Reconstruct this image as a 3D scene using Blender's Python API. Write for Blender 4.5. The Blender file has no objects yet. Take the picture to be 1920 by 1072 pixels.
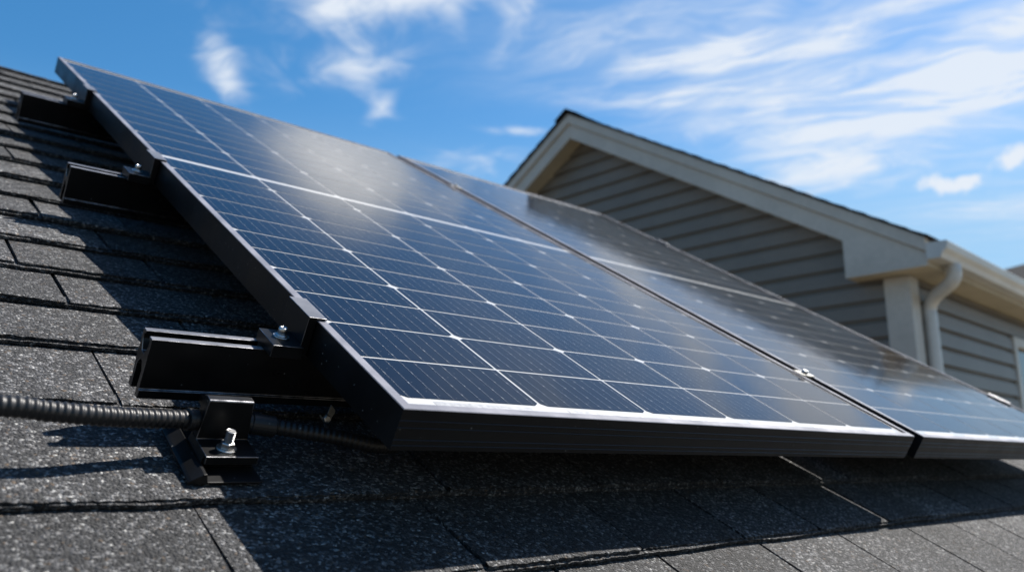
import bpy, bmesh, math, random
from mathutils import Vector, Matrix, Euler

scene = bpy.context.scene
COL = scene.collection
RND = random.Random(7)
TH = math.radians(30.974613)                 # pitch of the shingled roof
CT, ST = math.cos(TH), math.sin(TH)
Z0 = 3.4                                     # height of the lower left panel corner above the ground

# ------------------------------------------------------------------ camera
cam_d = bpy.data.cameras.new('camera')
cam = bpy.data.objects.new('camera', cam_d)
COL.objects.link(cam)
scene.camera = cam
CAM_LOC = Vector((-0.43731, -0.65354, 3.34692))
_r = Vector((0.752415, -0.658690, 0.000035))
_u = Vector((-0.140961, -0.160966, 0.976842))
_f = Vector((0.643430, 0.734995, 0.213963))
m = Matrix((_r, _u, -_f)).transposed().to_4x4()
m.translation = CAM_LOC
cam.matrix_world = m
cam_d.sensor_width = 36.0
cam_d.lens = 28.921
cam_d.clip_start = 0.02
cam_d.clip_end = 2000
cam_d.dof.use_dof = True
cam_d.dof.focus_distance = 0.98
cam_d.dof.aperture_fstop = 4.6
cam_d.dof.aperture_blades = 0

# ------------------------------------------------------------------ view
scene.view_settings.view_transform = 'Standard'
scene.view_settings.look = 'None'
scene.view_settings.gamma = 1.0
scene.view_settings.exposure = EXPO = 1.30

# ------------------------------------------------------------------ sun
SUN = Vector((0.5865, -0.1291, 0.7996)).normalized()
sd = bpy.data.lights.new('sun', 'SUN')
sd.energy = 5.0
sd.angle = math.radians(0.53)
sd.color = (1.0, 0.95, 0.88)
so = bpy.data.objects.new('sun', sd)
COL.objects.link(so)
so.location = (6, -2, 12)
so.rotation_euler = (-SUN).to_track_quat('-Z', 'Y').to_euler()

# ------------------------------------------------------------------ sky
class NT:
    """small helper that wires shader nodes"""
    def __init__(s, tree):
        s.t = tree
        tree.nodes.clear()
    def n(s, kind, **kw):
        x = s.t.nodes.new(kind)
        for k, v in kw.items():
            if k == 'ins':
                for i, val in v.items():
                    s.put(x, i, val)
            else:
                setattr(x, k, v)
        return x
    def put(s, x, i, val):
        inp = x.inputs[i]
        if isinstance(val, bpy.types.NodeSocket):
            s.t.links.new(val, inp)
        else:
            inp.default_value = val
    def math(s, op, a, b=None, c=None, clamp=False):
        x = s.t.nodes.new('ShaderNodeMath')
        x.operation = op
        x.use_clamp = clamp
        for i, v in enumerate((a, b, c)):
            if v is not None:
                s.put(x, i, v)
        return x.outputs[0]
    def dot(s, a, v):
        x = s.t.nodes.new('ShaderNodeVectorMath')
        x.operation = 'DOT_PRODUCT'
        s.put(x, 0, a); s.put(x, 1, v)
        return x.outputs['Value']
    def step(s, v, lo, hi, to0=0.0, to1=1.0):
        x = s.t.nodes.new('ShaderNodeMapRange')
        x.interpolation_type = 'SMOOTHSTEP'
        for i, q in enumerate((v, lo, hi, to0, to1)):
            s.put(x, i, q)
        return x.outputs[0]
    def noise(s, vec, scale, detail=4, rough=0.55, dist=0.0):
        x = s.t.nodes.new('ShaderNodeTexNoise')
        s.put(x, 'Vector', vec)
        x.inputs['Scale'].default_value = scale
        x.inputs['Detail'].default_value = detail
        x.inputs['Roughness'].default_value = rough
        x.inputs['Distortion'].default_value = dist
        return x
    def mix(s, f, a, b, kind='MIX'):
        x = s.t.nodes.new('ShaderNodeMix')
        x.data_type = 'RGBA'
        x.blend_type = kind
        s.put(x, 0, f); s.put(x, 6, a); s.put(x, 7, b)
        return x.outputs[2]
    def ramp(s, v, stops):
        x = s.t.nodes.new('ShaderNodeValToRGB')
        s.put(x, 0, v)
        e = x.color_ramp.elements
        while len(e) < len(stops):
            e.new(0.5)
        for el, (p, c) in zip(e, stops):
            el.position = p
            el.color = (c[0], c[1], c[2], 1)
        return x.outputs[0]

# the clouds: (texture kind, long axis / size, short axis / size, weight)
CLOUDS = [
    ('B', (15.49, -8.40, -2.19), (5.12, 15.17, -21.99), 1.00),
    ('I', (10.45, -5.87, -1.13), (4.26, 10.70, -16.14), 1.30),
    ('I', (7.66, -5.82, 1.36), (11.08, 9.35, -22.37), 0.78),
    ('I', (10.45, -14.11, 13.52), (50.39, -0.38, -39.35), 0.42),
    ('I', (18.74, 0.63, -19.66), (-32.00, 45.42, -29.05), 0.38),
    ('I', (9.65, 4.90, -15.93), (-34.35, 20.04, -14.64), 0.50),
    ('I', (15.00, 8.39, -28.73), (-46.51, 25.88, -16.72), 0.42),
    ('I', (10.24, -6.78, 2.79), (15.24, 10.04, -31.49), 0.30),
    ('I', (13.63, -10.80, 4.52), (20.88, 10.25, -38.44), 0.40),
    ('I', (17.27, -1.92, -15.03), (-29.31, 38.44, -38.59), 0.32),
    ('I', (17.40, -22.45, 22.59), (69.26, -9.44, -62.72), 0.45),
    ('I', (19.95, -16.84, -1.75), (35.86, 59.11, -160.11), 0.55),
    ('I', (9.72, -8.43, 1.94), (14.70, 7.73, -40.07), 0.32),
    ('I', (0.75, -13.54, 16.79), (41.51, -21.56, -19.25), 0.36),
    ('I', (12.83, -22.63, 6.45), (24.47, 0.28, -47.68), 0.42),
    ('W', (5.18, -6.81, 0.09), (15.17, 11.08, -36.05), 0.60),
    ('W', (4.28, -15.04, 8.01), (39.80, -14.38, -48.28), 0.60),
    ('W', (8.45, -8.77, -1.41), (18.62, 29.49, -71.69), 0.50),
    ('W', (5.93, -11.51, 3.89), (29.79, -1.45, -49.68), 0.50),
    ('W', (2.70, -8.16, 1.53), (28.71, -0.03, -50.65), 0.62),
    ('W', (4.79, -7.83, -1.23), (7.53, 8.60, -25.32), 0.75),
    ('W', (2.22, -6.90, 0.91), (21.52, 0.31, -50.39), 0.85),
    ('I', (4.91, -9.99, 0.17), (11.32, 4.94, -35.87), 0.85),
    ('W', (1.92, -9.35, 1.68), (10.01, -1.65, -20.66), 0.85),
    ('I', (5.76, -9.29, -1.34), (9.12, 10.42, -33.13), 0.50),
    ('W', (4.15, -11.97, -0.66), (22.97, 13.19, -95.07), 0.40),
    ('C', (12.75, -29.06, -6.74), (16.35, 25.22, -77.81), 1.00),
    ('C', (20.31, -65.01, 4.50), (44.51, 4.15, -140.97), 0.70),
    ('C', (7.84, -42.71, 13.44), (25.73, -15.17, -63.22), 1.00),
    ('W', (3.72, -5.10, 0.20), (9.66, 6.27, -20.45), 0.35),
    ('W', (1.92, -4.90, 0.30), (6.46, 1.64, -14.32), 0.35),
    ('W', (0.27, -4.10, 0.43), (5.07, -0.92, -11.84), 0.50),
    ('W', (0.46, -4.95, -0.01), (4.81, 0.49, -18.34), 0.50),
    ('W', (1.02, -3.03, 0.06), (5.11, 1.58, -6.88), 0.50),
]
world = bpy.data.worlds.new('World')
scene.world = world
world.use_nodes = True
N = NT(world.node_tree)
geo = N.n('ShaderNodeTexCoord')
dirv = geo.outputs['Generated']
sky = N.n('ShaderNodeTexSky', sky_type='NISHITA', sun_disc=False)
sky.sun_elevation = math.asin(SUN.z)
sky.sun_rotation = math.atan2(SUN.x, SUN.y)
sky.altitude = 100
sky.air_density = 1.0
sky.dust_density = 0.7
sky.ozone_density = 2.2
sep = N.n('ShaderNodeSeparateXYZ', ins={0: dirv})
dz = N.math('MAXIMUM', sep.outputs[2], 0.06)
px = N.math('DIVIDE', sep.outputs[0], dz)
py = N.math('DIVIDE', sep.outputs[1], dz)
plane = N.n('ShaderNodeCombineXYZ', ins={0: px, 1: py, 2: 0.0}).outputs[0]
warp = N.noise(plane, 1.7, 3, 0.5)
wv = N.n('ShaderNodeVectorMath', operation='SUBTRACT', ins={0: warp.outputs['Color'], 1: (0.5, 0.5, 0.5)}).outputs[0]
wv = N.n('ShaderNodeVectorMath', operation='SCALE', ins={0: wv, 'Scale': 0.42}).outputs[0]
wpl = N.n('ShaderNodeVectorMath', operation='ADD', ins={0: plane, 1: wv}).outputs[0]
al = N.dot(wpl, (0.43, -0.90, 0.0))          # along the wind
ac = N.dot(wpl, (0.90, 0.43, 0.0))           # across it
streak = N.n('ShaderNodeCombineXYZ', ins={0: N.math('MULTIPLY', al, 0.9), 1: N.math('MULTIPLY', ac, 3.4), 2: 0.3}).outputs[0]
n_w = N.noise(streak, 2.7, 9, 0.64, 0.5).outputs['Fac']
n_i = N.noise(wpl, 4.6, 8, 0.62, 0.7).outputs['Fac']
n_c = N.noise(dirv, 42.0, 6, 0.6).outputs['Fac']
env = {'B': None, 'W': None, 'I': None, 'C': None}
for kind, t1, t2, w in CLOUDS:
    a = N.dot(dirv, t1)
    b = N.dot(dirv, t2)
    q = N.math('MULTIPLY_ADD', a, a, N.math('MULTIPLY', b, b))
    e = N.math('MULTIPLY', N.math('POWER', 2.718, N.math('MULTIPLY', q, -1.0)), w)
    env[kind] = e if env[kind] is None else N.math('ADD', env[kind], e)
a_w = N.math('MULTIPLY', N.step(n_w, 0.33, 0.68), env['W'])
n_f = N.noise(streak, 11.0, 8, 0.68, 0.8).outputs['Fac']
a_w = N.math('MULTIPLY', a_w, N.step(n_f, 0.28, 0.66, 0.5, 1.15))
a_w = N.math('ADD', a_w, N.math('MULTIPLY', env['W'], 0.25))
a_i = N.step(N.math('MULTIPLY_ADD', N.math('SUBTRACT', n_i, 0.5), 1.7, env['I']), 0.04, 1.15)
a_i = N.math('MULTIPLY', a_i, N.math('MINIMUM', N.math('MULTIPLY', env['I'], 4.0), 1.0))
a_i = N.math('MULTIPLY', a_i, N.step(n_f, 0.25, 0.62, 0.6, 1.1))
a_c = N.step(N.math('MULTIPLY_ADD', N.math('SUBTRACT', n_c, 0.5), 1.9, env['C']), 0.34, 0.90)
a_c = N.math('MULTIPLY', a_c, N.math('MINIMUM', N.math('MULTIPLY', env['C'], 5.0), 1.0))
inv = N.math('MULTIPLY', N.math('SUBTRACT', 1.0, N.math('MINIMUM', a_w, 0.93)), N.math('SUBTRACT', 1.0, N.math('MINIMUM', a_i, 0.95)))
inv = N.math('MULTIPLY', inv, N.math('SUBTRACT', 1.0, N.math('MINIMUM', a_c, 0.98)))
alpha = N.math('SUBTRACT', 1.0, inv)
SKYGAIN = 0.064
CLOUDCOL = (5.1, 5.5, 6.05, 1)
hs = N.n('ShaderNodeHueSaturation', ins={'Saturation': 1.36, 'Value': 1.03, 'Hue': 0.494, 'Color': sky.outputs[0]})
low = N.step(sep.outputs[2], 0.42, 0.22, 0.0, 0.75)      # paler air low down
blue = N.mix(low, hs.outputs[0], (2.30, 3.85, 5.40, 1))
colr = N.mix(alpha, blue, CLOUDCOL)
glow = N.math('MULTIPLY', env['B'], N.step(n_i, 0.30, 0.62, 0.35, 1.0))
colr = N.mix(glow, colr, (9.5, 9.6, 9.8, 1))
bg = N.n('ShaderNodeBackground', ins={0: colr, 1: SKYGAIN})
wo = N.n('ShaderNodeOutputWorld', ins={0: bg.outputs[0]})

# ------------------------------------------------------------------ mesh helpers
class MB:
    """collects faces; build() links them as one mesh object"""
    def __init__(s):
        s.v, s.f, s.mi, s.sm, s.tone = [], [], [], [], []
        s.mat, s.smooth, s.t = 0, False, 0.5
    def face(s, pts):
        i = len(s.v)
        s.v.extend([tuple(p) for p in pts])
        s.idx(list(range(i, i + len(pts))))
    def idx(s, ids):
        s.f.append(ids); s.mi.append(s.mat); s.sm.append(s.smooth); s.tone.append(s.t)
    def box(s, x0, x1, y0, y1, z0, z1):
        i = len(s.v)
        s.v.extend([(x0, y0, z0), (x1, y0, z0), (x1, y1, z0), (x0, y1, z0), (x0, y0, z1), (x1, y0, z1), (x1, y1, z1), (x0, y1, z1)])
        for q in ((0, 3, 2, 1), (4, 5, 6, 7), (0, 1, 5, 4), (1, 2, 6, 5), (2, 3, 7, 6), (3, 0, 4, 7)):
            s.idx([i + k for k in q])
    def prism(s, prof, fn0, fn1):
        """closed profile [(p, q)] carried from fn0(p, q) to fn1(p, q)"""
        i = len(s.v); n = len(prof)
        s.v.extend([tuple(fn0(*p)) for p in prof]); s.v.extend([tuple(fn1(*p)) for p in prof])
        for k in range(n):
            l = (k + 1) % n
            s.idx([i + k, i + l, i + n + l, i + n + k])
        s.idx([i + k for k in reversed(range(n))]); s.idx([i + n + k for k in range(n)])
    def tube(s, path, radii, segs=16, caps=True):
        path = [Vector(p) for p in path]
        i0 = len(s.v); ref = None
        for k, p in enumerate(path):
            t = (path[min(k + 1, len(path) - 1)] - path[max(k - 1, 0)]).normalized()
            if ref is None:
                ref = t.orthogonal().normalized()
            ref = (ref - t * ref.dot(t)).normalized()
            bi = t.cross(ref)
            r = radii[k] if hasattr(radii, '__len__') else radii
            for j in range(segs):
                a = 2 * math.pi * j / segs
                s.v.append(tuple(p + (ref * math.cos(a) + bi * math.sin(a)) * r))
        for k in range(len(path) - 1):
            for j in range(segs):
                l = (j + 1) % segs
                s.idx([i0 + k * segs + j, i0 + k * segs + l, i0 + (k + 1) * segs + l, i0 + (k + 1) * segs + j])
        if caps:
            sm = s.smooth; s.smooth = False
            s.idx([i0 + j for j in reversed(range(segs))])
            s.idx([i0 + (len(path) - 1) * segs + j for j in range(segs)])
            s.smooth = sm
    def lathe(s, c, prof, segs=20, rot=0.0):
        """profile [(r, z)] turned round the vertical through c"""
        i0 = len(s.v)
        for r, z in prof:
            for j in range(segs):
                a = 2 * math.pi * j / segs + rot
                s.v.append((c[0] + r * math.cos(a), c[1] + r * math.sin(a), c[2] + z))
        for k in range(len(prof) - 1):
            for j in range(segs):
                l = (j + 1) % segs
                s.idx([i0 + k * segs + j, i0 + k * segs + l, i0 + (k + 1) * segs + l, i0 + (k + 1) * segs + j])
        s.idx([i0 + j for j in reversed(range(segs))])
        s.idx([i0 + (len(prof) - 1) * segs + j for j in range(segs)])
    def build(s, name, mats, parent=None, bevel=0.0, segs=2, off=(0, 0, 0), fix=True, edge=None):
        me = bpy.data.meshes.new(name)
        if off != (0, 0, 0):
            s.v = [(p[0] - off[0], p[1] - off[1], p[2] - off[2]) for p in s.v]
        me.from_pydata(s.v, [], s.f)
        if not isinstance(mats, (list, tuple)):
            mats = [mats]
        for q in mats:
            me.materials.append(q)
        if edge:
            me.materials.append(edge)
        me.polygons.foreach_set('material_index', s.mi)
        me.polygons.foreach_set('use_smooth', s.sm)
        at = me.attributes.new('tone', 'FLOAT', 'FACE')
        at.data.foreach_set('value', s.tone)
        me.update()
        if fix:
            b = bmesh.new(); b.from_mesh(me)
            bmesh.ops.recalc_face_normals(b, faces=b.faces)
            b.to_mesh(me); b.free()
        o = bpy.data.objects.new(name, me)
        COL.objects.link(o)
        if parent is not None:
            o.parent = parent
        if bevel > 0:
            md = o.modifiers.new('edge', 'BEVEL')
            md.width = bevel; md.segments = segs; md.limit_method = 'ANGLE'; md.angle_limit = math.radians(40)
            if edge: md.material = len(me.materials) - 1
        return o

def tag(o, label=None, cat=None, group=None, kind=None):
    if label: o['label'] = label
    if cat: o['category'] = cat
    if group: o['group'] = group
    if kind: o['kind'] = kind
    return o

def root(name, loc=(0, 0, 0), rot=(0, 0, 0)):
    o = bpy.data.objects.new(name, None)
    o.empty_display_size = 0.05
    COL.objects.link(o)
    o.location = loc; o.rotation_euler = rot
    return o

def on_roof(u, v, n):
    """roof coordinates (along the eave, up the slope, out of the slope) to world"""
    return Vector((u, v * CT - n * ST, Z0 + v * ST + n * CT))

def roof_root(name, u, v, n, spin=0.0):
    o = root(name, on_roof(u, v, n))
    o.rotation_euler = (Matrix.Rotation(TH, 3, 'X') @ Matrix.Rotation(spin, 3, 'Z')).to_euler()
    return o

def copy_tree(o, parent=None):
    c = o.copy(); COL.objects.link(c)
    if parent is not None:
        c.parent = parent
    for ch in [k for k in o.children]:
        copy_tree(ch, c)
    return c

# ------------------------------------------------------------------ materials
def mat(name):
    mt = bpy.data.materials.new(name)
    mt.use_nodes = True
    n = NT(mt.node_tree)
    p = n.n('ShaderNodeBsdfPrincipled')
    o = n.n('ShaderNodeOutputMaterial')
    n.t.links.new(p.outputs[0], o.inputs[0])
    return mt, n, p

def obj_co(n):
    return n.n('ShaderNodeTexCoord').outputs['Object']

def bump(n, p, h, strength, dist):
    b = n.n('ShaderNodeBump', ins={'Height': h, 'Strength': strength, 'Distance': dist})
    n.put(p, 'Normal', b.outputs[0])

def plain(name, col, rough, metal=0.0, var=0.12, scale=9.0, bump_s=0.0, bump_d=0.0005, bscale=900.0, spec=0.5):
    mt, n, p = mat(name)
    co = obj_co(n)
    nz = n.noise(co, scale, 5, 0.6).outputs['Fac']
    f = n.step(nz, 0.3, 0.7, 1 - var, 1 + var)
    c = n.mix(1.0, (*col, 1), n.n('ShaderNodeCombineColor', ins={0: f, 1: f, 2: f}).outputs[0], 'MULTIPLY')
    n.put(p, 'Base Color', c)
    n.put(p, 'Metallic', metal)
    n.put(p, 'Specular IOR Level', spec)
    n.put(p, 'Roughness', n.step(nz, 0.25, 0.75, max(0.02, rough - 0.06), rough + 0.06))
    if bump_s > 0:
        bump(n, p, n.noise(co, bscale, 2, 0.5).outputs['Fac'], bump_s, bump_d)
    return mt

def m_shingle(name, scale, dark=1.0, bump_d=0.0032):
    mt, n, p = mat(name)
    co = obj_co(n)
    jit = n.noise(co, scale * 0.7, 2, 0.5)
    jv = n.n('ShaderNodeVectorMath', operation='SCALE', ins={0: jit.outputs['Color'], 'Scale': 1.2 / scale}).outputs[0]
    jc = n.n('ShaderNodeVectorMath', operation='ADD', ins={0: co, 1: jv}).outputs[0]
    v = n.n('ShaderNodeTexVoronoi', feature='F1', ins={'Vector': jc, 'Scale': scale})
    v2 = n.n('ShaderNodeTexVoronoi', feature='F1', ins={'Vector': jc, 'Scale': scale * 1.9})
    sc = n.n('ShaderNodeSeparateColor', ins={0: v.outputs['Color']})
    s2 = n.n('ShaderNodeSeparateColor', ins={0: v2.outputs['Color']})
    pick = n.math('MULTIPLY_ADD', s2.outputs[0], 0.22, n.math('MULTIPLY', sc.outputs[0], 0.78))
    grain = n.ramp(pick, [(0.0, (0.008, 0.0085, 0.010)), (0.35, (0.030, 0.031, 0.034)), (0.62, (0.055, 0.0555, 0.058)),
                          (0.78, (0.14, 0.14, 0.148)), (0.91, (0.31, 0.31, 0.31)), (1.0, (0.62, 0.62, 0.60))])
    # a few brown granules among the grey
    brown = n.step(sc.outputs[1], 0.965, 0.985)
    grain = n.mix(n.math('MULTIPLY', brown, 0.5), grain, (0.16, 0.105, 0.06, 1))
    big = n.noise(co, 7.0, 4, 0.6).outputs['Fac']
    tone = n.n('ShaderNodeAttribute', attribute_name='tone').outputs['Fac']
    g = n.math('MULTIPLY', n.step(big, 0.25, 0.75, 0.68, 1.32), n.math('MULTIPLY_ADD', tone, 0.9, 0.55))
    g = n.math('MULTIPLY', g, dark)
    c = n.mix(1.0, grain, n.n('ShaderNodeCombineColor', ins={0: g, 1: g, 2: g}).outputs[0], 'MULTIPLY')
    n.put(p, 'Base Color', c)
    n.put(p, 'Roughness', 0.82)
    n.put(p, 'Specular IOR Level', 0.35)
    h = n.math('SUBTRACT', n.math('MULTIPLY', sc.outputs[2], 0.7), n.math('MULTIPLY', v.outputs['Distance'], 0.9))
    h = n.math('ADD', h, n.math('MULTIPLY', s2.outputs[1], 0.25))
    bump(n, p, h, 1.0, bump_d)
    n.put(p, 'Coat Weight', 0.0)
    return mt

SHINGLE = m_shingle('asphalt_shingle', 290.0, 0.54)
SHINGLE_FAR = m_shingle('asphalt_shingle_far', 160.0, 0.32, 0.003)
ASPHALT = plain('asphalt_edge', (0.016, 0.016, 0.017), 0.8, 0, 0.3, 60, 0.4, 0.001, 500)

def m_black(name, col=(0.0042, 0.0043, 0.0047), rough=0.36, spec=0.22):
    mt, n, p = mat(name)
    co = obj_co(n)
    nz = n.noise(co, 14.0, 4, 0.6).outputs['Fac']
    sp = n.n('ShaderNodeTexVoronoi', feature='F1', ins={'Vector': co, 'Scale': 260.0})
    spc = n.n('ShaderNodeSeparateColor', ins={0: sp.outputs['Color']})
    speck = n.math('MULTIPLY', n.step(spc.outputs[0], 0.985, 0.99), n.step(sp.outputs['Distance'], 0.30, 0.16))
    f = n.step(nz, 0.3, 0.7, 0.8, 1.25)
    c = n.mix(1.0, (*col, 1), n.n('ShaderNodeCombineColor', ins={0: f, 1: f, 2: f}).outputs[0], 'MULTIPLY')
    c = n.mix(n.math('MULTIPLY', speck, 0.5), c, (0.25, 0.25, 0.24, 1))
    n.put(p, 'Base Color', c)
    n.put(p, 'Roughness', n.step(nz, 0.25, 0.75, rough - 0.05, rough + 0.07))
    n.put(p, 'Specular IOR Level', spec)
    bump(n, p, n.noise(co, 1500.0, 2, 0.5).outputs['Fac'], 0.12, 0.0003)
    return mt
BLACK = m_black('black_anodised_aluminium')
TOP_SHEEN = m_black('painted_top_sheen', (0.10, 0.102, 0.115), 0.36)  # sky sheen on rail and hook tops, painted as a paler black
BLACKRAIL = m_black('black_anodised_rail', (0.0036, 0.0037, 0.0042), 0.30)
LIP = m_black('painted_lip_sheen', (0.135, 0.135, 0.155), 0.38)  # sky reflection along the frame lip, put into its base colour
RUBBER = m_black('black_plastic_conduit', (0.009, 0.0093, 0.0105), 0.42, 0.32)
EDGE_GLINT = plain('painted_edge_glint', (0.16, 0.16, 0.17), 0.36, 1.0, 0.7, 55)  # bright highlights along the bevels, painted as a lighter metal
STEEL = plain('bright_steel', (0.46, 0.46, 0.46), 0.34, 1.0, 0.12, 120, 0.15, 0.0002, 900)
GALV = plain('dull_galvanised_steel', (0.15, 0.15, 0.145), 0.45, 1.0, 0.2, 60, 0.15, 0.0003, 700)

def m_glass(name, kind):
    """what lies under the front glass, with the glass as a smooth coat over it"""
    mt, n, p = mat(name)
    co = obj_co(n)
    if kind == 'cell':
        tone = n.n('ShaderNodeAttribute', attribute_name='tone').outputs['Fac']
        nz = n.noise(co, 5.0, 4, 0.6).outputs['Fac']
        k = n.math('MULTIPLY_ADD', tone, 0.6, n.step(nz, 0.3, 0.7, 0.0, 0.4))
        c = n.mix(k, (0.0020, 0.0022, 0.0036, 1), (0.0030, 0.0040, 0.0085, 1))
        vp = n.n('ShaderNodeTexVoronoi', feature='F1', ins={'Vector': co, 'Scale': 420.0})
        vc = n.n('ShaderNodeSeparateColor', ins={0: vp.outputs['Color']})
        grime = n.noise(co, 16.0, 4, 0.65).outputs['Fac']
        thr = n.step(grime, 0.40, 0.70, 0.990, 0.95)
        speck = n.math('MULTIPLY', n.math('GREATER_THAN', vc.outputs[0], thr), n.step(vp.outputs['Distance'], 0.34, 0.10))
        c = n.mix(n.math('MULTIPLY', speck, 0.55), c, (0.22, 0.225, 0.235, 1))
        film = n.step(grime, 0.35, 0.8, 0.0, 0.012)
        c = n.mix(film, c, (0.25, 0.25, 0.25, 1))
    elif kind == 'sheet':
        nz = n.noise(co, 40.0, 4, 0.6).outputs['Fac']
        c = n.mix(nz, (0.33, 0.33, 0.335, 1), (0.39, 0.39, 0.385, 1))
    else:
        nz = n.noise(co, 300.0, 3, 0.6).outputs['Fac']
        c = n.mix(nz, (0.09, 0.10, 0.115, 1), (0.22, 0.225, 0.24, 1))
    n.put(p, 'Base Color', c)
    n.put(p, 'Roughness', 0.5)
    n.put(p, 'Specular IOR Level', 0.0)
    n.put(p, 'Coat Weight', 1.0)
    n.put(p, 'Coat IOR', 1.31)
    smear = n.noise(co, 9.0, 4, 0.6).outputs['Fac']
    n.put(p, 'Coat Roughness', n.step(smear, 0.3, 0.75, 0.06, 0.10))
    return mt
CELL = m_glass('silicon_cell_under_glass', 'cell')
SHEET = m_glass('white_backsheet_under_glass', 'sheet')
RIBBON = plain('tinned_ribbon', (0.205, 0.21, 0.22), 0.4, 0.0, 0.15, 200)
BUSBAR = m_glass('silver_busbar_under_glass', 'bus')

def m_paint(name, col, rough=0.5, dirt=0.12):
    mt, n, p = mat(name)
    co = obj_co(n)
    a = n.noise(co, 2.3, 5, 0.65).outputs['Fac']
    b = n.noise(co, 30.0, 4, 0.6).outputs['Fac']
    f = n.math('MULTIPLY', n.step(a, 0.3, 0.7, 1 - dirt, 1 + dirt * 0.5), n.step(b, 0.3, 0.7, 0.95, 1.04))
    c = n.mix(1.0, (*col, 1), n.n('ShaderNodeCombineColor', ins={0: f, 1: f, 2: f}).outputs[0], 'MULTIPLY')
    n.put(p, 'Base Color', c)
    n.put(p, 'Roughness', rough)
    bump(n, p, b, 0.15, 0.002)
    return mt
SIDING = m_paint('greige_vinyl_siding', (0.150, 0.130, 0.107), 0.5)
TRIM = m_paint('off_white_trim_paint', (0.44, 0.402, 0.350), 0.45)
GUTTER = m_paint('cream_gutter_enamel', (0.50, 0.485, 0.455), 0.32)
SOFFITM = m_paint('cream_soffit', (0.42, 0.36, 0.26), 0.55)
GLASSM, _n, _p = mat('dark_window_glass')
_n.put(_p, 'Base Color', _n.mix(_n.noise(obj_co(_n), 3.0, 3, 0.5).outputs['Fac'], (0.010, 0.012, 0.013, 1), (0.022, 0.025, 0.026, 1)))
_n.put(_p, 'Roughness', 0.05)
GRASS, _n, _p = mat('dry_ground')
_co = obj_co(_n)
_n.put(_p, 'Base Color', _n.mix(_n.noise(_co, 0.35, 8, 0.7).outputs['Fac'], (0.09, 0.08, 0.055, 1), (0.16, 0.14, 0.10, 1)))
_n.put(_p, 'Roughness', 0.9)
bump(_n, _p, _n.noise(_co, 26.0, 5, 0.7).outputs['Fac'], 0.6, 0.05)

# ------------------------------------------------------------------ ground
mb = MB()
mb.face([(-400, -400, 0), (400, -400, 0), (400, 400, 0), (-400, 400, 0)])
tag(mb.build('ground', GRASS), kind='structure')

# ------------------------------------------------------------------ shingle courses
def wob(seed):
    """smooth random curve"""
    r = random.Random(seed)
    ph = [(r.uniform(0, 6.28), r.uniform(8, 90), r.uniform(0.3, 1.0)) for _ in range(5)]
    tot = sum(p[2] for p in ph)
    return lambda x: sum(a * math.sin(x * k + q) for q, k, a in ph) / tot

def shingle_courses(mb, to, u0, u1, edges, skew, joints, step_of, rnd, th=0.0070, rough=0.0013, top_n=0.0):
    """to(u, v, n) places a point; edges are the lower edges of the courses, going up the slope"""
    for k in range(len(edges) - 1):
        v0, v1 = edges[k], edges[k + 1]
        sk0 = skew(v0); sk1 = skew(v1)
        js = sorted(joints.get(k, []))
        cuts = [u0] + [j for j in js if u0 < j < u1]
        # fill the stretches no joint was noted for
        full = [u0]
        if js:
            x = js[0]
            left = []
            while x - 0.33 > u0:
                x -= rnd.uniform(0.15, 0.31); left.append(x)
            full += sorted(left) + js
            x = js[-1]
        else:
            x = u0
        while x + 0.34 < u1:
            x += rnd.uniform(0.14, 0.31); full.append(x)
        full.append(u1)
        full = sorted(set(full))
        w1, w2, w3 = wob(k * 7 + 1), wob(k * 7 + 2), wob(k * 7 + 3)
        # the lower layer of the laminate shows as a thin second edge
        mb.t = rnd.uniform(0.25, 0.5)
        st = step_of(v0)
        n_ = max(2, int((u1 - u0) / st))
        prev = None
        for i in range(n_ + 1):
            u = u0 + (u1 - u0) * i / n_
            e = v0 + sk0(u) - 0.0035 + 0.003 * w1(u * 0.7) + rnd.uniform(-1, 1) * rough * 0.6
            q = (to(u, e + 0.03, top_n - th * 0.62), to(u, e, top_n - th * 0.58 + rnd.uniform(-1, 1) * rough * 0.2), to(u, e + 0.001, top_n - th * 1.25))
            if prev:
                mb.face([prev[1], q[1], q[0], prev[0]]); mb.face([prev[2], q[2], q[1], prev[1]])
            prev = q
        for a, b in zip(full[:-1], full[1:]):
            gap = rnd.uniform(0.0020, 0.0034)
            lo, hi = a + gap, b - gap
            if hi - lo < 0.02:
                continue
            mb.t = min(1.0, max(0.0, rnd.gauss(0.48, 0.23)))
            dv = rnd.uniform(-0.0025, 0.0025); dn = rnd.uniform(-0.0010, 0.0012)
            la, lb = rnd.uniform(-0.004, 0.004), rnd.uniform(-0.004, 0.004)
            n_ = max(2, int((hi - lo) / st))
            prev = None
            for i in range(n_ + 1):
                f = i / n_
                ub = lo + (hi - lo) * f
                ut = ub + la * (1 - f) + lb * f * 0.3
                e = v0 + sk0(ub) + dv + 0.0016 * w2(ub) + rnd.uniform(-1, 1) * rough
                lift = 0.0012 * w3(ub * 0.5) + dn
                r = rnd.uniform(-1, 1) * rough * 0.35
                q = (to(ut, v1 + sk1(ut) + 0.02, top_n - th * 1.72),
                     to(ub, e + 0.006, top_n + lift + r * 0.3),
                     to(ub, e, top_n + lift - th * 0.10 + r),
                     to(ub, e + 0.0006, top_n - th * 0.66))
                if prev:
                    for s in range(3):
                        mb.face([prev[s + 1], q[s + 1], q[s], prev[s]])
                if i == 0 or i == n_:
                    mb.face([q[1], q[0], Vector(q[0]) + Vector(to(0, 0, -th * 0.7)) - Vector(to(0, 0, 0)), Vector(q[1]) + Vector(to(0, 0, -th * 0.7)) - Vector(to(0, 0, 0))])
                prev = q

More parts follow.
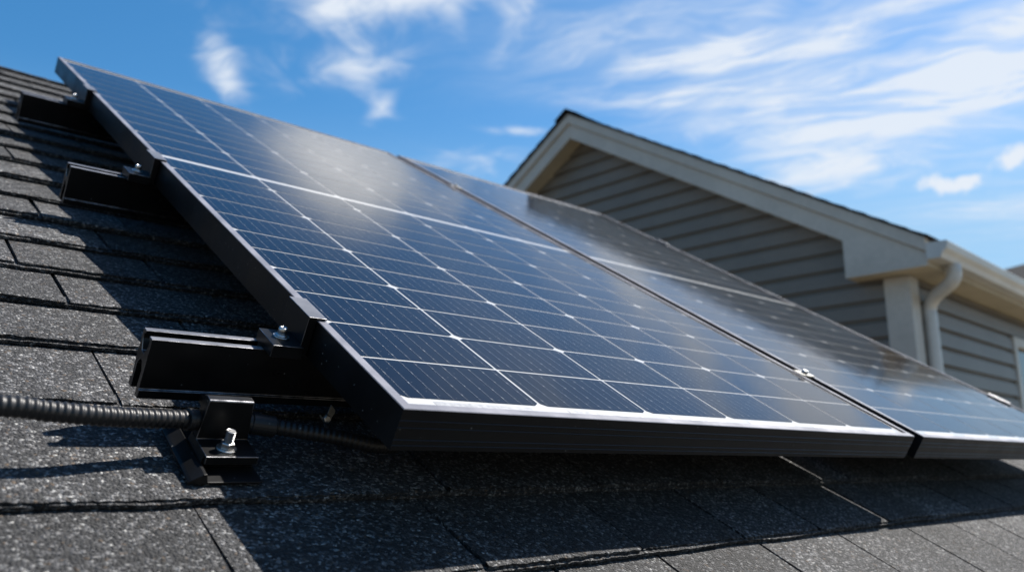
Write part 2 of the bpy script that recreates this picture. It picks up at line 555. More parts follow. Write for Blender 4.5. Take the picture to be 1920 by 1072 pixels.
# ------------------------------------------------------------------ the house whose roof carries the panels
HR = 0.14                                       # roof surface below the glass plane
RU0, RU1 = -1.5, 3.05
RIDGE_V = 2.665
edges = [-0.05]
while edges[0] > -0.98:
    edges.insert(0, edges[0] - (0.18 if len(edges) == 1 else 0.134))
n_low = len(edges) - 1
edges += [0.084, 0.262, 0.415, 0.545, 0.675, 0.805, 0.933, 1.058, 1.187, 1.325]
while edges[-1] + 0.128 < RIDGE_V - 0.01:
    edges.append(edges[-1] + 0.128)
edges.append(RIDGE_V - 0.022)
def skew(v):
    k = 0.016 if v < 0 else (0.006 if v < 0.1 else 0.0)
    return lambda u: k * (min(u, 2.3) - 0.9)
JOINTS = {n_low - 1: [-0.42, -0.19, 0.02, 0.215, 0.397, 0.622, 0.848, 1.086, 1.28, 1.452, 1.66],
          n_low: [-0.36, -0.136, 0.118, 0.364, 0.585, 0.793, 1.031, 1.22, 1.433, 1.66],
          n_low + 1: [-0.40, 0.16], n_low + 2: [-0.40, -0.167, 0.1], n_low + 3: [-0.33, -0.03],
          n_low + 4: [-0.175, 0.06], n_low + 5: [-0.2215, -0.02]}
EAVE_V = edges[0]
house = root('house', (0.8, on_roof(0, RIDGE_V, -HR).y, 0))
tag(house, 'house under the dark grey asphalt shingle roof that carries the solar panels', 'house')
hl = house.location
mb = MB()
shingle_courses(mb, lambda u, v, n: (u, v, n - HR), RU0, RU1, edges, skew, JOINTS,
                lambda v: 0.005 if -0.4 < v < 0.5 else (0.009 if v < 1.2 else 0.016), RND)
roof = mb.build('roof', SHINGLE, house, fix=False)
roof.matrix_local = Matrix.Translation(Vector((0, 0, Z0)) - hl) @ Matrix.Rotation(TH, 4, 'X')
roof['label'] = 'front slope of dark grey granule shingles'
mb = MB(); mb.mat = 0
mb.box(RU0 + 0.01, RU1 - 0.01, EAVE_V + 0.01, RIDGE_V, -HR - 0.045, -HR - 0.016)
dk = mb.build('roof_deck', ASPHALT, roof)
# back slope: the same courses, coarser
mb = MB()
bedges = [EAVE_V + i * 0.137 for i in range(27)]
bedges = [e for e in bedges if e < RIDGE_V - 0.09] + [RIDGE_V - 0.035]
shingle_courses(mb, lambda u, v, n: (u, v, n - HR), RU0, RU1, bedges, lambda v: (lambda u: 0.0), {}, lambda v: 0.06, RND)
mb.box(RU0 + 0.01, RU1 - 0.01, EAVE_V + 0.01, RIDGE_V - 0.03, -HR - 0.045, -HR - 0.016)
back = mb.build('roof', SHINGLE, house, fix=False)
back['label'] = 'rear slope of the shingle roof beyond the ridge'
ry = hl.y
back.matrix_local = Matrix.Translation(-hl) @ Matrix.Translation((hl.x, ry, 0)) @ Matrix.Rotation(math.pi, 4, 'Z') @ Matrix.Translation((-(RU0 + RU1) + hl.x, -ry, 0)) @ Matrix.Translation((0, 0, Z0)) @ Matrix.Rotation(TH, 4, 'X')
# ridge caps
mb = MB()
rz = on_roof(0, RIDGE_V, -HR).z
x = RU0
k = 0
while x < RU1 - 0.05:
    ln = 0.235
    t0, t1 = 0.014, 0.004
    mb.t = max(0, min(1, RND.gauss(0.5, 0.2)))
    sag = RND.uniform(-0.002, 0.002)
    def rp(xx, s, d, lift):
        # s: metres down the slope, d: side
        return (xx, d * s * CT, rz + 0.008 - s * ST * 1.02 + lift + sag)
    for sgn in (-1, 1):
        a = [rp(x, 0, sgn, t0 + 0.004), rp(x, 0.05, sgn, t0 + 0.002), rp(x, 0.165 + RND.uniform(-.003, .003), sgn, t0 - 0.004)]
        b = [rp(x + ln, 0, sgn, t1 + 0.004), rp(x + ln, 0.05, sgn, t1 + 0.002), rp(x + ln, 0.165 + RND.uniform(-.003, .003), sgn, t1 - 0.002)]
        for i in range(2):
            mb.face([a[i], b[i], b[i + 1], a[i + 1]])
            lo = [(p[0], p[1], p[2] - 0.009) for p in (a[i], a[i + 1])]
            mb.face([a[i], a[i + 1], lo[1], lo[0]])
        mb.face([a[2], b[2], (b[2][0], b[2][1], b[2][2] - 0.006), (a[2][0], a[2][1], a[2][2] - 0.009)])
    x += 0.19
rc = mb.build('ridge_cap', SHINGLE, roof, fix=False)
rc.matrix_parent_inverse = roof.matrix_local.inverted()
rc.matrix_local = Matrix.Translation((-hl.x, 0, 0))
# eave trim and walls
ey, ez = on_roof(0, EAVE_V, -HR).y - hl.y, on_roof(0, EAVE_V, -HR).z
for sgn in (1, -1):
    mb = MB()
    mb.box(RU0 + 0.02 - hl.x, RU1 - 0.02 - hl.x, *sorted((sgn * (ey + 0.012), sgn * (ey + 0.035))), ez - 0.24, ez - 0.052)
    mb.build('fascia', TRIM, house, 0.003)
    mb = MB()
    mb.box(RU0 + 0.02 - hl.x, RU1 - 0.02 - hl.x, *sorted((sgn * (ey + 0.036), sgn * (ey + 0.32))), ez - 0.235, ez - 0.215)
    mb.build('soffit', SOFFITM, house)

def lap_wall(mb, to, z0, z1, lim, lap=0.118, out=0.020, holes=()):
    """lapped boards; to(s, z, d): s along the wall, d out of it; lim(z) gives the two ends at a height"""
    z = z0
    while z < z1 - 0.004:
        zt = min(z + lap, z1)
        a0, b0 = lim(z); a1, b1 = lim(zt)
        if b0 - a0 < 0.02:
            break
        segs = [((a0, b0), (a1, b1))]
        for ha, hb, h0, h1 in holes:
            if z < h1 and zt > h0:
                nx = []
                for (p0, q0), (p1, q1) in segs:
                    if p0 < ha: nx.append(((p0, min(q0, ha)), (p1, min(q1, ha))))
                    if q0 > hb: nx.append(((max(p0, hb), q0), (max(p1, hb), q1)))
                segs = nx
        for (p0, q0), (p1, q1) in segs:
            if q1 < p1: p1 = q1 = (p1 + q1) / 2
            zs = [(z, out), (z + (zt - z) * 0.74, out * 0.78), (z + (zt - z) * 0.82, out * 0.1), (zt, 0.0)]
            for (za, da), (zb, db) in zip(zs[:-1], zs[1:]):
                fa, fb = (za - z) / (zt - z), (zb - z) / (zt - z)
                mb.face([to(p0 + (p1 - p0) * fa, za, da), to(q0 + (q1 - q0) * fa, za, da), to(q0 + (q1 - q0) * fb, zb, db), to(p0 + (p1 - p0) * fb, zb, db)])
            mb.face([to(p0, z, 0.0), to(q0, z, 0.0), to(q0, z, out), to(p0, z, out)])
        z = zt
wx0, wx1 = RU0 + 0.25 - hl.x, RU1 - 0.25 - hl.x
wy = -ey - 0.32
for sgn in (1, -1):
    mb = MB()
    lap_wall(mb, lambda s, z, d: (s, -sgn * (wy + d), z), 0, ez - 0.236, lambda z: (wx0, wx1))
    mb.build('wall', SIDING, house, fix=False)
    mb = MB()
    zt = rz - 0.08
    half = lambda z: min(wy, max(0.0, (zt - z) / math.tan(TH)))
    lap_wall(mb, lambda s, z, d: ((wx0 - d) if sgn > 0 else (wx1 + d), s, z), 0, zt, lambda z: (-half(z), half(z)))
    mb.build('wall', SIDING, house, fix=False)

# ------------------------------------------------------------------ solar panels
W, L, T, GAP = 1.098, 2.0839, 0.0447, 0.0385
COLS = [0.0145, 0.203, 0.389, 0.567, 0.742, 0.911, 1.0785]
ROWS_LO = [0.030, 0.1228, 0.218, 0.3125, 0.397, 0.475, 0.555, 0.641, 0.7275, 0.813, 0.90, 0.980]
ROWS_HI = [0.998 + i * (2.048 - 0.998) / 11 for i in range(12)]
def make_panel():
    r = roof_root('solar_panel', 0, 0, 0)
    g = 0.0007
    prof = [(0, -0.0008), (0.0008, 0), (0.0112, 0), (0.0118, -0.0006), (0.0118, -0.0024), (0.003, -0.0024), (0.003, -T + 0.002), (0.028, -T + 0.002), (0.028, -T), (0.0004, -T)]
    plain_prof = list(prof)
    for n in (-0.0395, -0.0335, -0.0205, -0.0130):
        prof += [(0, n - 0.0008), (-g, n - 0.0003), (-g, n + 0.0003), (0, n + 0.0008)]
    ends = [(lambda p, q: (p, p, q), lambda p, q: (W - p, p, q)),
            (lambda p, q: (W - p, p, q), lambda p, q: (W - p, L - p, q)),
            (lambda p, q: (W - p, L - p, q), lambda p, q: (p, L - p, q)),
            (lambda p, q: (p, L - p, q), lambda p, q: (p, p, q))]
    mb = MB()
    for kk, (f0, f1) in enumerate(ends):
        if kk: prof = plain_prof
        n = len(prof)
        i = len(mb.v)
        mb.v.extend([f0(*p) for p in prof]); mb.v.extend([f1(*p) for p in prof])
        for k in range(n):
            l = (k + 1) % n
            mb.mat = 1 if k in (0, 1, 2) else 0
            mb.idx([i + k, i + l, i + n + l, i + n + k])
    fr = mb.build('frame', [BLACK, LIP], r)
    fr['label'] = 'black grooved aluminium frame with sky sheen painted on its top edge'
    mb = MB()
    mb.mat = 0
    mb.face([(0.004, 0.004, -0.0029), (W - 0.004, 0.004, -0.0029), (W - 0.004, L - 0.004, -0.0029), (0.004, L - 0.004, -0.0029)])
    lam = mb.build('white_backsheet', SHEET, r)
    mb = MB()
    mb.box(0.0125, W - 0.0125, 0.0125, L - 0.0125, -0.0062, -0.0040)
    mb.build('bounce_blocker', BLACK, r)  # added unseen black sheet, stops the backsheet bouncing light onto the roof
    mb = MB()
    bb = MB()
    for rows in (ROWS_LO, ROWS_HI):
        for j in range(11):
            hg = 0.0018 if rows is ROWS_LO else 0.0025
            y0, y1 = rows[j] + (hg if j else 0), rows[j + 1] - hg
            for i in range(6):
                x0, x1 = COLS[i] + (0.0021 if i else 0), COLS[i + 1] - (0.0021 if i < 5 else 0)
                cx, cy = 0.0080, 0.0058
                lo = j % 2 == 0; hi = j % 2 == 1
                z = -0.0025
                pts = []
                pts += [(x0 + cx, y0, z)] if lo else [(x0, y0, z)]
                pts += [(x1 - cx, y0, z), (x1, y0 + cy, z)] if lo else [(x1, y0, z)]
                pts += [(x1, y1 - cy, z), (x1 - cx, y1, z)] if hi else [(x1, y1, z)]
                pts += [(x0 + cx, y1, z), (x0, y1 - cy, z)] if hi else [(x0, y1, z)]
                if lo: pts += [(x0, y0 + cy, z)]
                mb.t = RND.random()
                mb.face(pts)
                nb = 10
                for b in range(nb):
                    xb = x0 + (x1 - x0) * (b + 0.5) / nb
                    z = -0.00225
                    w = 0.00017
                    bb.face([(xb - w, y0, z), (xb + w, y0, z), (xb + w, y1, z), (xb - w, y1, z)])
                    for q in range(4):
                        yq = y0 + (y1 - y0) * (q + 0.5 + RND.uniform(-.15, .15)) / 4
                        w2, hq = RND.uniform(0.0003, 0.0007), RND.uniform(0.0008, 0.0025)
                        bb.face([(xb - w2, yq - hq, z + 5e-5), (xb + w2, yq - hq, z + 5e-5), (xb + w2, yq + hq, z + 5e-5), (xb - w2, yq + hq, z + 5e-5)])
    for y0, y1 in ((0.0165, 0.0245), (2.057, 2.066)):
        for i in range(6):
            x0, x1 = COLS[i] + 0.035, COLS[i + 1] - 0.022
            bb.mat = 1
            bb.face([(x0, y0, -0.00265), (x1, y0, -0.00265), (x1, y1, -0.00265), (x0, y1, -0.00265)])
    mb.build('cell_grid', CELL, r)
    bb.build('busbar_grid', [BUSBAR, RIBBON], r)
    mb = MB()
    mb.box(W / 2 - 0.06, W / 2 + 0.06, L - 0.19, L - 0.11, -0.032, -0.0065)
    mb.build('junction_box', RUBBER, r, 0.003)
    return r
panel = make_panel()
tag(panel, 'near solar panel with its black frame corner in sharp focus', 'solar panel', 'solar panels mounted on the roof')
panel2 = copy_tree(panel)
panel2.location = on_roof(W + GAP, 0, 0)
tag(panel2, 'second solar panel, blurred, mirroring the siding of the gable beyond it', 'solar panel', 'solar panels mounted on the roof')

# ------------------------------------------------------------------ mounting rails
RP = [(-0.0155, -0.0005), (-0.0070, -0.0005), (-0.0070, -0.004), (-0.0105, -0.004), (-0.0105, -0.0105), (-0.0045, -0.0215), (0.0045, -0.0215), (0.0105, -0.0105), (0.0105, -0.004), (0.0070, -0.004), (0.0070, -0.0005), (0.0155, -0.0005),
      (0.0155, -0.036), (0.0135, -0.055), (0.0180, -0.057), (0.0180, -0.066), (0.0085, -0.066), (0.0085, -0.060), (0.0095, -0.038), (0.0030, -0.030), (-0.0030, -0.030), (-0.0095, -0.038), (-0.0085, -0.060), (-0.0085, -0.066), (-0.0180, -0.066), (-0.0180, -0.0565), (-0.0160, -0.0555), (-0.0155, -0.036)]
RAILN = -T
def make_rail(u0, v, u1, spin, label):
    r = roof_root('mounting_rail', u0, v, RAILN, spin)
    mb = MB()
    ln = (u1 - u0) / math.cos(spin)
    mb.prism(RP, lambda p, q: (0, p, q), lambda p, q: (ln, p, q))
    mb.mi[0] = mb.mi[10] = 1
    o = mb.build('rail', [BLACKRAIL, TOP_SHEEN], r, 0.0005, 2, edge=EDGE_GLINT)
    return tag(r, label, 'mounting rail', 'rails under the panels')
def rail_v(base, u, spin):
    return base + (u + 0.15) * math.tan(spin)
RAILS = [(-0.168, 0.2315, 1.0), (-0.134, 0.9425, 1.0), (-0.134, 1.585, 2.4)]
LBL = ['black slotted rail end nearest the camera, above the bolted roof foot', 'black slotted rail end at the middle of the panel edge', 'highest black rail end, near the top corner of the panel']
for (u0, v, sp), lb in zip(RAILS, LBL):
    make_rail(u0, v, 2.285, math.radians(sp), lb)

# ------------------------------------------------------------------ clamps
def make_bolt(parent, c, rw, rn, hn, rs, hs, hexn=6, socket=False):
    """washer, nut or head, threaded stud"""
    b = MB()
    if rs:
        b.smooth = False
        prof = [(rs, hn * 0.9)]
        z = hn * 0.9
        while z < hs - 0.0006:
            prof += [(rs, z), (rs * 0.86, z + 0.00035), (rs, z + 0.0007)]
            z += 0.0008
        prof += [(rs, hs - 0.0005), (rs * 0.85, hs)]
        b.lathe(c, prof, 16)
    else:
        b.smooth = True
        b.lathe(c, [(rn, 0.001), (rn, hn * 0.75), (rn * 0.93, hn * 0.93), (rn * 0.8, hn), (rn * 0.5, hn), (rn * 0.45, hn * 0.6), (rn * 0.1, hn * 0.6)], 20)
    bo = b.build('bolt', STEEL, parent)
    w = MB(); w.smooth = False
    w.lathe(c, [(rw * 0.5, 0.0), (rw, 0.0), (rw, 0.0011), (rw * 0.95, 0.0015), (rw * 0.5, 0.0016)], 28)
    w.build('washer', STEEL, bo, 0.0002)
    nn = MB()
    if rs:
        nn.lathe(c, [(rn, 0.0016), (rn, hn - 0.0008), (rn * 0.86, hn), (rs, hn)], 6, 0.35)
        nn.build('nut', STEEL, bo, 0.0004)
    else:
        nn.smooth = True
        nn.lathe(c, [(rn * 1.28, 0.0016), (rn * 1.26, 0.0024), (rn * 1.02, 0.0036)], 24)
        nn.build('flange', STEEL, bo)
    return bo

def make_end_clamp():
    """origin: on the rail top, at the outer face of the panel edge"""
    r = roof_root('end_clamp', 0, 0, RAILN)
    mb = MB()
    h = T
    # foot block, upright and the hook over the frame, one bent bracket
    prof = [(-0.0115, 0.0004), (-0.0015, 0.0004), (-0.0015, h + 0.0008), (0.0105, h + 0.0008), (0.0105, h + 0.0034), (-0.0115, h + 0.0034)]
    mb.prism(prof, lambda p, q: (p, -0.027, q), lambda p, q: (p, 0.036, q))
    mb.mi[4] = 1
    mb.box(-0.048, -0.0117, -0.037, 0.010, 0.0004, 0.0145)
    mb.build('bracket', [BLACK, TOP_SHEEN], r, 0.0005, 2, edge=EDGE_GLINT)
    # groove block that keeps the foot in the rail slot
    mb = MB(); mb.box(-0.046, -0.014, -0.0062, 0.0062, -0.014, 0.0)
    mb.build('slot_nut', GALV, r)
    make_bolt(r, (-0.0290, -0.010, 0.0145), 0.0094, 0.0054, 0.0115, 0, 0)
    return r
ends = [(0, 0), (0, 1), (0, 2), (1, 0), (1, 2)]
EL = {(0, 0): 'black end clamp with a shiny bolt gripping the near panel edge, by the lowest rail',
      (0, 1): 'small black end clamp on the middle rail end at the left panel edge',
      (0, 2): 'black end clamp nearest the top left corner of the panel',
      (1, 0): 'end clamp on the far edge of the second panel, in front of the downspout wall',
      (1, 2): 'small end clamp on the far panel edge against the gable siding'}
first = None
for side, k in ends:
    u0, v, sp = RAILS[k]
    u = 0.0 if side == 0 else 2 * W + GAP
    c = make_end_clamp() if first is None else copy_tree(first)
    first = first or c
    vv = rail_v(v, u, math.radians(sp))
    c.location = on_roof(u, vv, RAILN)
    c.rotation_euler = (Matrix.Rotation(TH, 3, 'X') @ Matrix.Rotation(math.pi if side else 0, 3, 'Z')).to_euler()
    tag(c, EL[(side, k)], 'end clamp', 'clamps at the panel ends')

def make_mid_clamp():
    r = roof_root('mid_clamp', 0, 0, 0)
    mb = MB()
    mb.prism([(-0.0235, 0.0006), (-0.0185, 0.0006), (-0.0175, -0.006), (0.0175, -0.006), (0.0185, 0.0006), (0.0235, 0.0006), (0.0235, 0.0024), (-0.0235, 0.0024)],
             lambda p, q: (p, -0.012, q), lambda p, q: (p, 0.012, q))
    mb.build('clamp_plate', GALV, r, 0.0006)
    b = MB(); b.lathe((0, 0, -0.062), [(0.004, 0.0), (0.004, 0.058)], 12)
    st = b.build('bolt', STEEL, r)
    b = MB(); b.lathe((0, 0, 0.0024), [(0.0075, 0.0), (0.0075, 0.0055), (0.0065, 0.0068), (0.003, 0.0068)], 6, 0.3)
    b.build('bolt_head', STEEL, st, 0.0003)
    return r
ML = {0: 'bright metal clamp in the gap between the two panels near their lower edge', 2: 'tiny metal clamp in the panel gap near the top edge'}
first = None
for k in (0, 2):
    u0, v, sp = RAILS[k]
    c = make_mid_clamp() if first is None else copy_tree(first)
    first = first or c
    c.location = on_roof(W + GAP / 2, rail_v(v, W + GAP / 2, math.radians(sp)), 0)
    tag(c, ML[k], 'mid clamp', 'clamps between the panels')

# ------------------------------------------------------------------ roof foot under the nearest rail end
FU, FV = -0.0925, 0.135
foot = roof_root('roof_foot', FU, FV, -HR)
tag(foot, 'black bolted roof foot holding the nearest rail, standing on the shingles', 'roof mount')
mb = MB()
# flat flashing with a folded rib along its outer side
mb.prism([(-0.0475, 0.0015), (0.027, 0.0015), (0.027, 0.0035), (-0.0290, 0.0035), (-0.0315, 0.0120), (-0.0345, 0.0120), (-0.0450, 0.0060), (-0.0475, 0.0040)],
         lambda p, q: (p, -0.040, q), lambda p, q: (p, 0.062, q))
mb.build('flashing', BLACK, foot, 0.0006)
mb = MB()
# block with a shallow undercut front, upright plate, link back to the rail
mb.prism([(-0.012, 0.004), (0.032, 0.004), (0.032, 0.0610), (0.0235, 0.0645), (0.0150, 0.0640), (0.0140, 0.0630), (0.0140, 0.0205), (-0.0215, 0.0205), (-0.0215, 0.0120), (-0.0140, 0.0120)],
         lambda p, q: (-0.0270 - (0.0025 if q < 0.03 else 0), p, q), lambda p, q: (0.0195 + (0.005 if q < 0.03 else 0.0), p, q))
mb.box(-0.012, 0.008, 0.0322, 0.078, 0.030, 0.040)
mb.build('bracket', BLACK, foot, 0.0006, 2, edge=EDGE_GLINT)
mb = MB()
mb.prism([(-0.034, 0.004), (-0.0297, 0.004), (-0.0297, 0.0205)], lambda p, q: (p, -0.017, q), lambda p, q: (p, 0.030, q))
mb.build('gusset', BLACK, foot, 0.0006)
make_bolt(foot, (-0.0045, -0.0050, 0.0205), 0.0104, 0.0074, 0.0080, 0.0048, 0.0200)

# ------------------------------------------------------------------ corrugated conduit
def smooth_path(pts, n=14):
    pts = [Vector(p) for p in pts]
    out = []
    ext = [pts[0] * 2 - pts[1]] + pts + [pts[-1] * 2 - pts[-2]]
    for i in range(1, len(ext) - 2):
        p0, p1, p2, p3 = ext[i - 1:i + 3]
        for k in range(n):
            t = k / n
            out.append(0.5 * ((2 * p1) + (p2 - p0) * t + (2 * p0 - 5 * p1 + 4 * p2 - p3) * t * t + (3 * p1 - p0 - 3 * p2 + p3) * t ** 3))
    out.append(pts[-1])
    return out
def corrugated(mb, pts, r0, r1, pitch, depth):
    path = smooth_path(pts, 30)
    acc = [0.0]
    for a, b in zip(path[:-1], path[1:]):
        acc.append(acc[-1] + (b - a).length)
    tot = acc[-1]
    n = int(tot / (pitch / 8))
    P, R = [], []
    j = 0
    for i in range(n + 1):
        s = tot * i / n
        while j < len(acc) - 2 and acc[j + 1] < s:
            j += 1
        t = (s - acc[j]) / max(1e-9, acc[j + 1] - acc[j])
        P.append(path[j].lerp(path[j + 1], t))
        ph = math.cos(2 * math.pi * s / pitch)
        R.append(r0 + (r1 - r0) * s / tot - depth * (0.5 - 0.5 * math.copysign(abs(ph) ** 0.6, ph)))
    mb.tube(P, R, 20)
CU, CV, CN = -0.12, 0.16, -HR
con = roof_root('conduit', CU, CV, CN)
tag(con, 'black corrugated conduit running from the left edge through the roof foot', 'conduit')
off = (CU, CV, CN)
mb = MB(); mb.smooth = True
corrugated(mb, [(-1.20, 0.10, -0.128), (-0.80, 0.125, -0.122), (-0.52, 0.137, -0.104), (-0.40, 0.139, -0.092), (-0.30, 0.141, -0.088), (-0.262, 0.143, -0.092), (-0.222, 0.1445, -0.0955), (-0.18, 0.153, -0.101), (-0.128, 0.1615, -0.105)], 0.0109, 0.0096, 0.0064, 0.0010)
mb.build('tubing', RUBBER, con, off=off, fix=False)
mb = MB(); mb.smooth = True
corrugated(mb, [(-0.045, 0.1555, -0.106), (-0.005, 0.146, -0.107), (0.035, 0.136, -0.108), (0.080, 0.130, -0.113), (0.13, 0.155, -0.120), (0.22, 0.25, -0.129), (0.40, 0.50, -0.1305)], 0.0090, 0.0080, 0.0064, 0.0009)
mb.build('tubing', RUBBER, con, off=off, fix=False)
mb = MB(); mb.smooth = False
mb.tube([(-0.1335, 0.1605, -0.1045), (-0.1325, 0.1607, -0.1046), (-0.1275, 0.1613, -0.105), (-0.1268, 0.1614, -0.105), (-0.1215, 0.162, -0.105)], [0.0096, 0.0116, 0.0116, 0.0106, 0.0106], 24)
mb.build('fitting', RUBBER, con, 0.0004, off=off)
mb = MB()
mb.tube([(-0.0695, 0.159, -0.105), (-0.0655, 0.1583, -0.1052), (-0.0650, 0.158, -0.1052), (-0.041, 0.1545, -0.1062), (-0.0405, 0.1545, -0.1062)], [0.0098, 0.0098, 0.0114, 0.0114, 0.0100], 24)
mb.build('fitting', RUBBER, con, 0.0004, off=off)

# ------------------------------------------------------------------ grounding clip below the rail
clip = roof_root('grounding_clip', 0.030, 0.175, -0.100)
tag(clip, 'small dull metal clip with a bolt hanging below the rail behind the panel edge', 'grounding clip')
mb = MB()
out = [(7, 22), (18, 11), (15.5, 3), (7, -11), (-4, -15), (-12, -11), (-18.5, -1), (-15, 0), (-8, -5.5), (0, 3), (3.5, 14)]
def cp(x, y, d):
    # the tab stands across the slope, facing down it
    return (x * 0.00055, y * 0.00055 * 0.45 - d * 0.89, y * 0.00055 * 0.89 + d * 0.45)
mb.prism(out, lambda p, q: cp(p, q, -0.001), lambda p, q: cp(p, q, 0.0012))
mb.build('strap', GALV, clip, 0.0005)
mb = MB()
mb.tube([cp(-3, -8, 0.0012), cp(-3, -8, 0.005), cp(-3, -8, 0.0058)], [0.0052, 0.0050, 0.0032], 6)
mb.build('bolt', STEEL, clip, 0.0004)

# ------------------------------------------------------------------ the gabled house beyond the panels
ZW = 4.214
gh = root('gabled_house', (4.62857, 1.46200, 0), (0, 0, math.radians(2.8)))
tag(gh, 'greige clapboard house with a wide gable, cream rake boards and gutter', 'house')
GD = 5.0                       # depth of the house
PB = 2.56                      # half width: the peak
SL = 0.6
def zt(b, top):
    return top - SL * abs(b - PB)
mb = MB()
lap_wall(mb, lambda s, z, d: (-d, s, z + ZW), -ZW, 1.95, lambda z: (max(0.0, PB - (1.95 - z) / SL), min(2 * PB, PB + (1.95 - z) / SL)), 0.118, 0.028)
mb.build('gable_wall', SIDING, gh, fix=False)
WIN = (1.985, 2.93, -1.15, 0.115)
mb = MB()
lap_wall(mb, lambda s, z, d: (s, -d, z + ZW), -ZW - 0.03, 0.275, lambda z: (0.0, GD), 0.118, 0.028, holes=(WIN,))
mb.build('side_wall', SIDING, gh, fix=False)
mb = MB()
lap_wall(mb, lambda s, z, d: (s, 2 * PB + d, z + ZW), -ZW, 0.275, lambda z: (0.0, GD))
mb.build('side_wall', SIDING, gh, fix=False)
mb = MB()
lap_wall(mb, lambda s, z, d: (GD + d, s, z + ZW), -ZW, 1.95, lambda z: (max(0.0, PB - (1.95 - z) / SL), min(2 * PB, PB + (1.95 - z) / SL)))
mb.build('gable_wall', SIDING, gh, fix=False)
# corner board wrapping the near corner
for mirror in (False, True):
    fy = (lambda b: 2 * PB - b) if mirror else (lambda b: b)
    mb = MB()
    mb.prism([(-0.034, -0.034), (0.105, -0.034), (0.105, -0.002), (-0.002, -0.002), (-0.002, 0.122), (-0.034, 0.122)],
             lambda p, q: (p, fy(q), 0.0), lambda p, q: (p, fy(q), ZW + 0.272))
    mb.build('corner_board', TRIM, gh, 0.003)
# rake boards with the boxed return at the eave
for mirror in (False, True):
    fy = (lambda b: 2 * PB - b) if mirror else (lambda b: b)
    mb = MB()
    mb.prism([(PB, 2.012), (-0.205, zt(-0.205, 2.012)), (-0.205, 0.273), (0.285, 0.273), (0.285, zt(0.285, 1.882)), (PB, 1.882)],
             lambda p, q: (-0.200, fy(p), q + ZW), lambda p, q: (-0.172, fy(p), q + ZW))
    mb.build('rake_board', TRIM, gh, 0.004)
    mb = MB()
    mb.prism([(PB, 2.100), (-0.208, zt(-0.208, 2.100)), (-0.208, zt(-0.208, 2.014)), (PB, 2.014)],
             lambda p, q: (-0.222, fy(p), q + ZW), lambda p, q: (-0.176, fy(p), q + ZW))
    mb.build('rake_moulding', TRIM, gh, 0.005)
    mb = MB()
    # sloping soffit behind the rake, and the boxed return's underside
    mb.prism([(PB, 1.905), (0.30, zt(0.30, 1.905)), (0.30, zt(0.30, 1.925)), (PB, 1.925)],
             lambda p, q: (-0.171, fy(p), q + ZW), lambda p, q: (-0.001, fy(p), q + ZW))
    mb.prism([(-0.203, 0.2745), (0.283, 0.2745), (0.283, 0.30), (-0.203, 0.30)], lambda p, q: (-0.171, fy(p), q + ZW), lambda p, q: (-0.0365, fy(p), q + ZW))
    mb.prism([(0.265, 0.3002), (0.283, 0.3002), (0.283, 0.50), (0.265, 0.49)], lambda p, q: (-0.171, fy(p), q + ZW), lambda p, q: (-0.0365, fy(p), q + ZW))
    mb.prism([(-0.203, 0.2765), (-0.001, 0.2765), (-0.001, 0.30), (-0.203, 0.30)], lambda p, q: (-0.0363, fy(p), q + ZW), lambda p, q: (GD + 0.2, fy(p), q + ZW))
    mb.build('soffit', SOFFITM, gh)
    mb = MB()
    mb.box(-0.17, GD + 0.2, *sorted((fy(-0.2055), fy(-0.2035 + 0.02))), ZW + 0.301, ZW + 0.43)
    mb.build('fascia', TRIM, gh)
# shingled slopes
PH = math.atan(SL)
for mirror in (False, True):
    ms = -1 if mirror else 1
    def to(u, v, n, ms=ms):
        # v runs up the slope from the eave
        top = 3.27
        d = top - v
        return (u, PB - ms * (d * math.cos(PH) - n * 0) - ms * n * math.sin(PH) * 1.0, ZW + 2.122 - d * math.sin(PH) + n * math.cos(PH))
    mb = MB()
    ed = [0.0 + i * 0.136 for i in range(24)] + [3.245]
    shingle_courses(mb, to, -0.25, GD + 0.25, ed, lambda v: (lambda u: 0.0), {}, lambda v: 0.05, RND, 0.005, 0.002)
    i = len(mb.v)
    mb.mat = 1
    pts = [to(-0.235, 0.012, -0.0105), to(GD + 0.235, 0.012, -0.0105), to(GD + 0.235, 3.262, -0.0105), to(-0.235, 3.262, -0.0105)]
    lo = [to(-0.235, 0.012, -0.0155), to(GD + 0.235, 0.012, -0.0155), to(GD + 0.235, 3.262, -0.0155), to(-0.235, 3.262, -0.0155)]
    mb.face(pts); mb.face(lo[::-1])
    for k in range(4):
        l = (k + 1) % 4
        mb.face([pts[k], lo[k], lo[l], pts[l]])
    ro = mb.build('roof', [SHINGLE_FAR, ASPHALT], gh, fix=False)
    if not mirror:
        mb = MB()
        x = -0.255
        while x < GD + 0.2:
            for s2 in (-1, 1):
                a = [(x, PB, ZW + 2.142), (x, PB + s2 * 0.13, ZW + 2.142 - 0.13 * SL)]
                b = [(x + 0.26, PB, ZW + 2.133), (x + 0.26, PB + s2 * 0.13, ZW + 2.133 - 0.13 * SL)]
                mb.face([a[0], b[0], b[1], a[1]])
                mb.face([a[0], a[1], (a[1][0], a[1][1], a[1][2] - 0.014), (a[0][0], a[0][1], a[0][2] - 0.014)])
            x += 0.2
        mb.build('ridge_cap', SHINGLE_FAR, ro, fix=False)
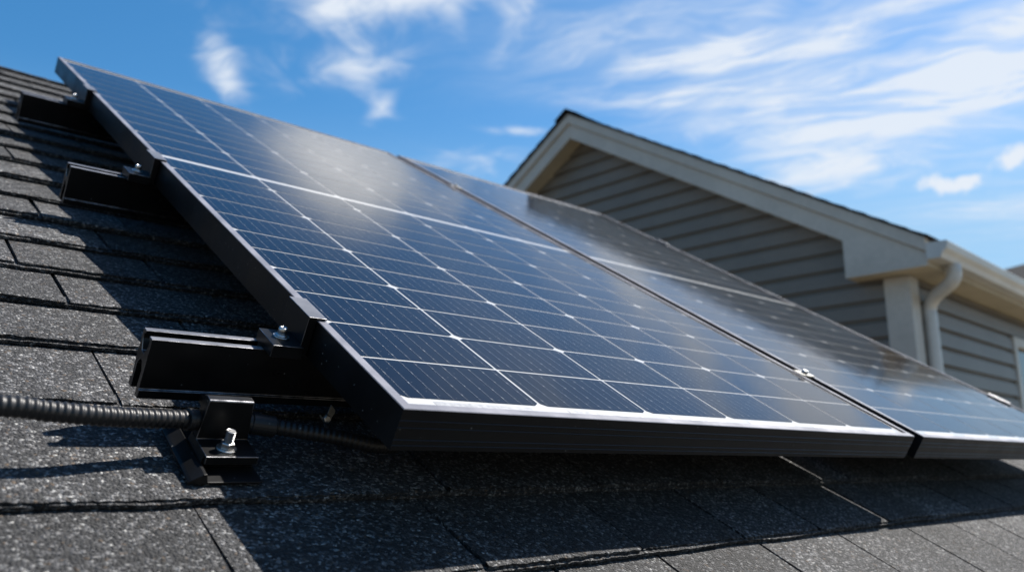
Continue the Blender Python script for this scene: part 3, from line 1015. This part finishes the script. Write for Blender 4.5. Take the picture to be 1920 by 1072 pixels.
# gutter and downspout
GP = [(-0.208, 0.402), (-0.208, 0.305), (-0.283, 0.305), (-0.296, 0.333), (-0.320, 0.356), (-0.331, 0.394), (-0.322, 0.400), (-0.318, 0.393), (-0.312, 0.362), (-0.288, 0.340), (-0.278, 0.310), (-0.212, 0.310), (-0.212, 0.402)]
mb = MB()
mb.prism(GP, lambda p, q: (-0.215, p, q + ZW), lambda p, q: (GD + 0.2, p, q + ZW))
gut = mb.build('gutter', GUTTER, gh, 0.002)
mb = MB()
mb.prism(GP[:7], lambda p, q: (-0.2185, p, q + ZW), lambda p, q: (-0.2152, p, q + ZW))
mb.build('end_cap', GUTTER, gut)
mb = MB(); mb.smooth = True
dp = smooth_path([(0.045, -0.262, ZW + 0.304), (0.045, -0.262, ZW + 0.255), (0.060, -0.235, ZW + 0.205), (0.150, -0.105, ZW + 0.150), (0.182, -0.058, ZW + 0.095), (0.182, -0.056, ZW + 0.02)], 8) + [Vector((0.182, -0.056, 0.08))]
mb.tube(dp, 0.042, 18)
ds = mb.build('downspout', GUTTER, gh, fix=False)
mb = MB()
mb.box(0.132, 0.232, -0.102, -0.029, ZW - 0.62, ZW - 0.595)
mb.build('strap', GUTTER, ds)
# window in the side wall
mb = MB()
a0, a1, z0, z1 = WIN
fw = 0.075
mb.box(a0, a0 + fw, -0.034, 0.03, z0 + ZW, z1 + ZW); mb.box(a1 - fw, a1, -0.034, 0.03, z0 + ZW, z1 + ZW)
mb.box(a0 + fw, a1 - fw, -0.034, 0.03, z1 - fw + ZW, z1 + ZW); mb.box(a0 + fw, a1 - fw, -0.034, 0.03, z0 + ZW, z0 + fw + ZW)
win = root('window', (0, 0, 0)); win.parent = gh
mb.build('frame', TRIM, win, 0.003)
mb = MB()
mb.box(a0 + fw + 0.001, a1 - fw - 0.001, 0.005, 0.012, z0 + fw + 0.001 + ZW, z1 - fw - 0.001 + ZW)
mb.build('pane', GLASSM, win)

# ------------------------------------------------------------------ another house far off, its roof just clearing the gutter
SLATE = plain('dark_slate_roof', (0.012, 0.0135, 0.016), 0.85, 0.0, 0.3, 6.0, 0.3, 0.01, 12.0, spec=0.2)
fh = root('far_house', (22.4, 6.6, 0), (0, 0, math.radians(-25)))
tag(fh, 'far house of which only a dark roof tip clears the gutter', 'house')
mb = MB()
lap_wall(mb, lambda s, z, d: (-4 - d, s, z), 0, 5.0, lambda z: (-4.0, 4.0), 0.2, 0.02)
lap_wall(mb, lambda s, z, d: (s, -4 - d, z), 0, 5.0, lambda z: (-4.0, 4.0), 0.2, 0.02)
lap_wall(mb, lambda s, z, d: (4 + d, s, z), 0, 5.0, lambda z: (-4.0, 4.0), 0.2, 0.02)
lap_wall(mb, lambda s, z, d: (s, 4 + d, z), 0, 5.0, lambda z: (-4.0, 4.0), 0.2, 0.02)
mb.build('wall', SIDING, fh, fix=False)
mb = MB()
E_, H_ = 4.35, 8.22
c4 = [(-E_, -E_, 4.95), (E_, -E_, 4.95), (E_, E_, 4.95), (-E_, E_, 4.95)]
r0, r1 = (0, -1.2, H_), (0, 1.2, H_)
mb.face([c4[0], c4[1], r0]); mb.face([c4[1], c4[2], r1, r0]); mb.face([c4[2], c4[3], r1]); mb.face([c4[3], c4[0], r0, r1]); mb.face(c4[::-1])
mb.build('roof', SLATE, fh)
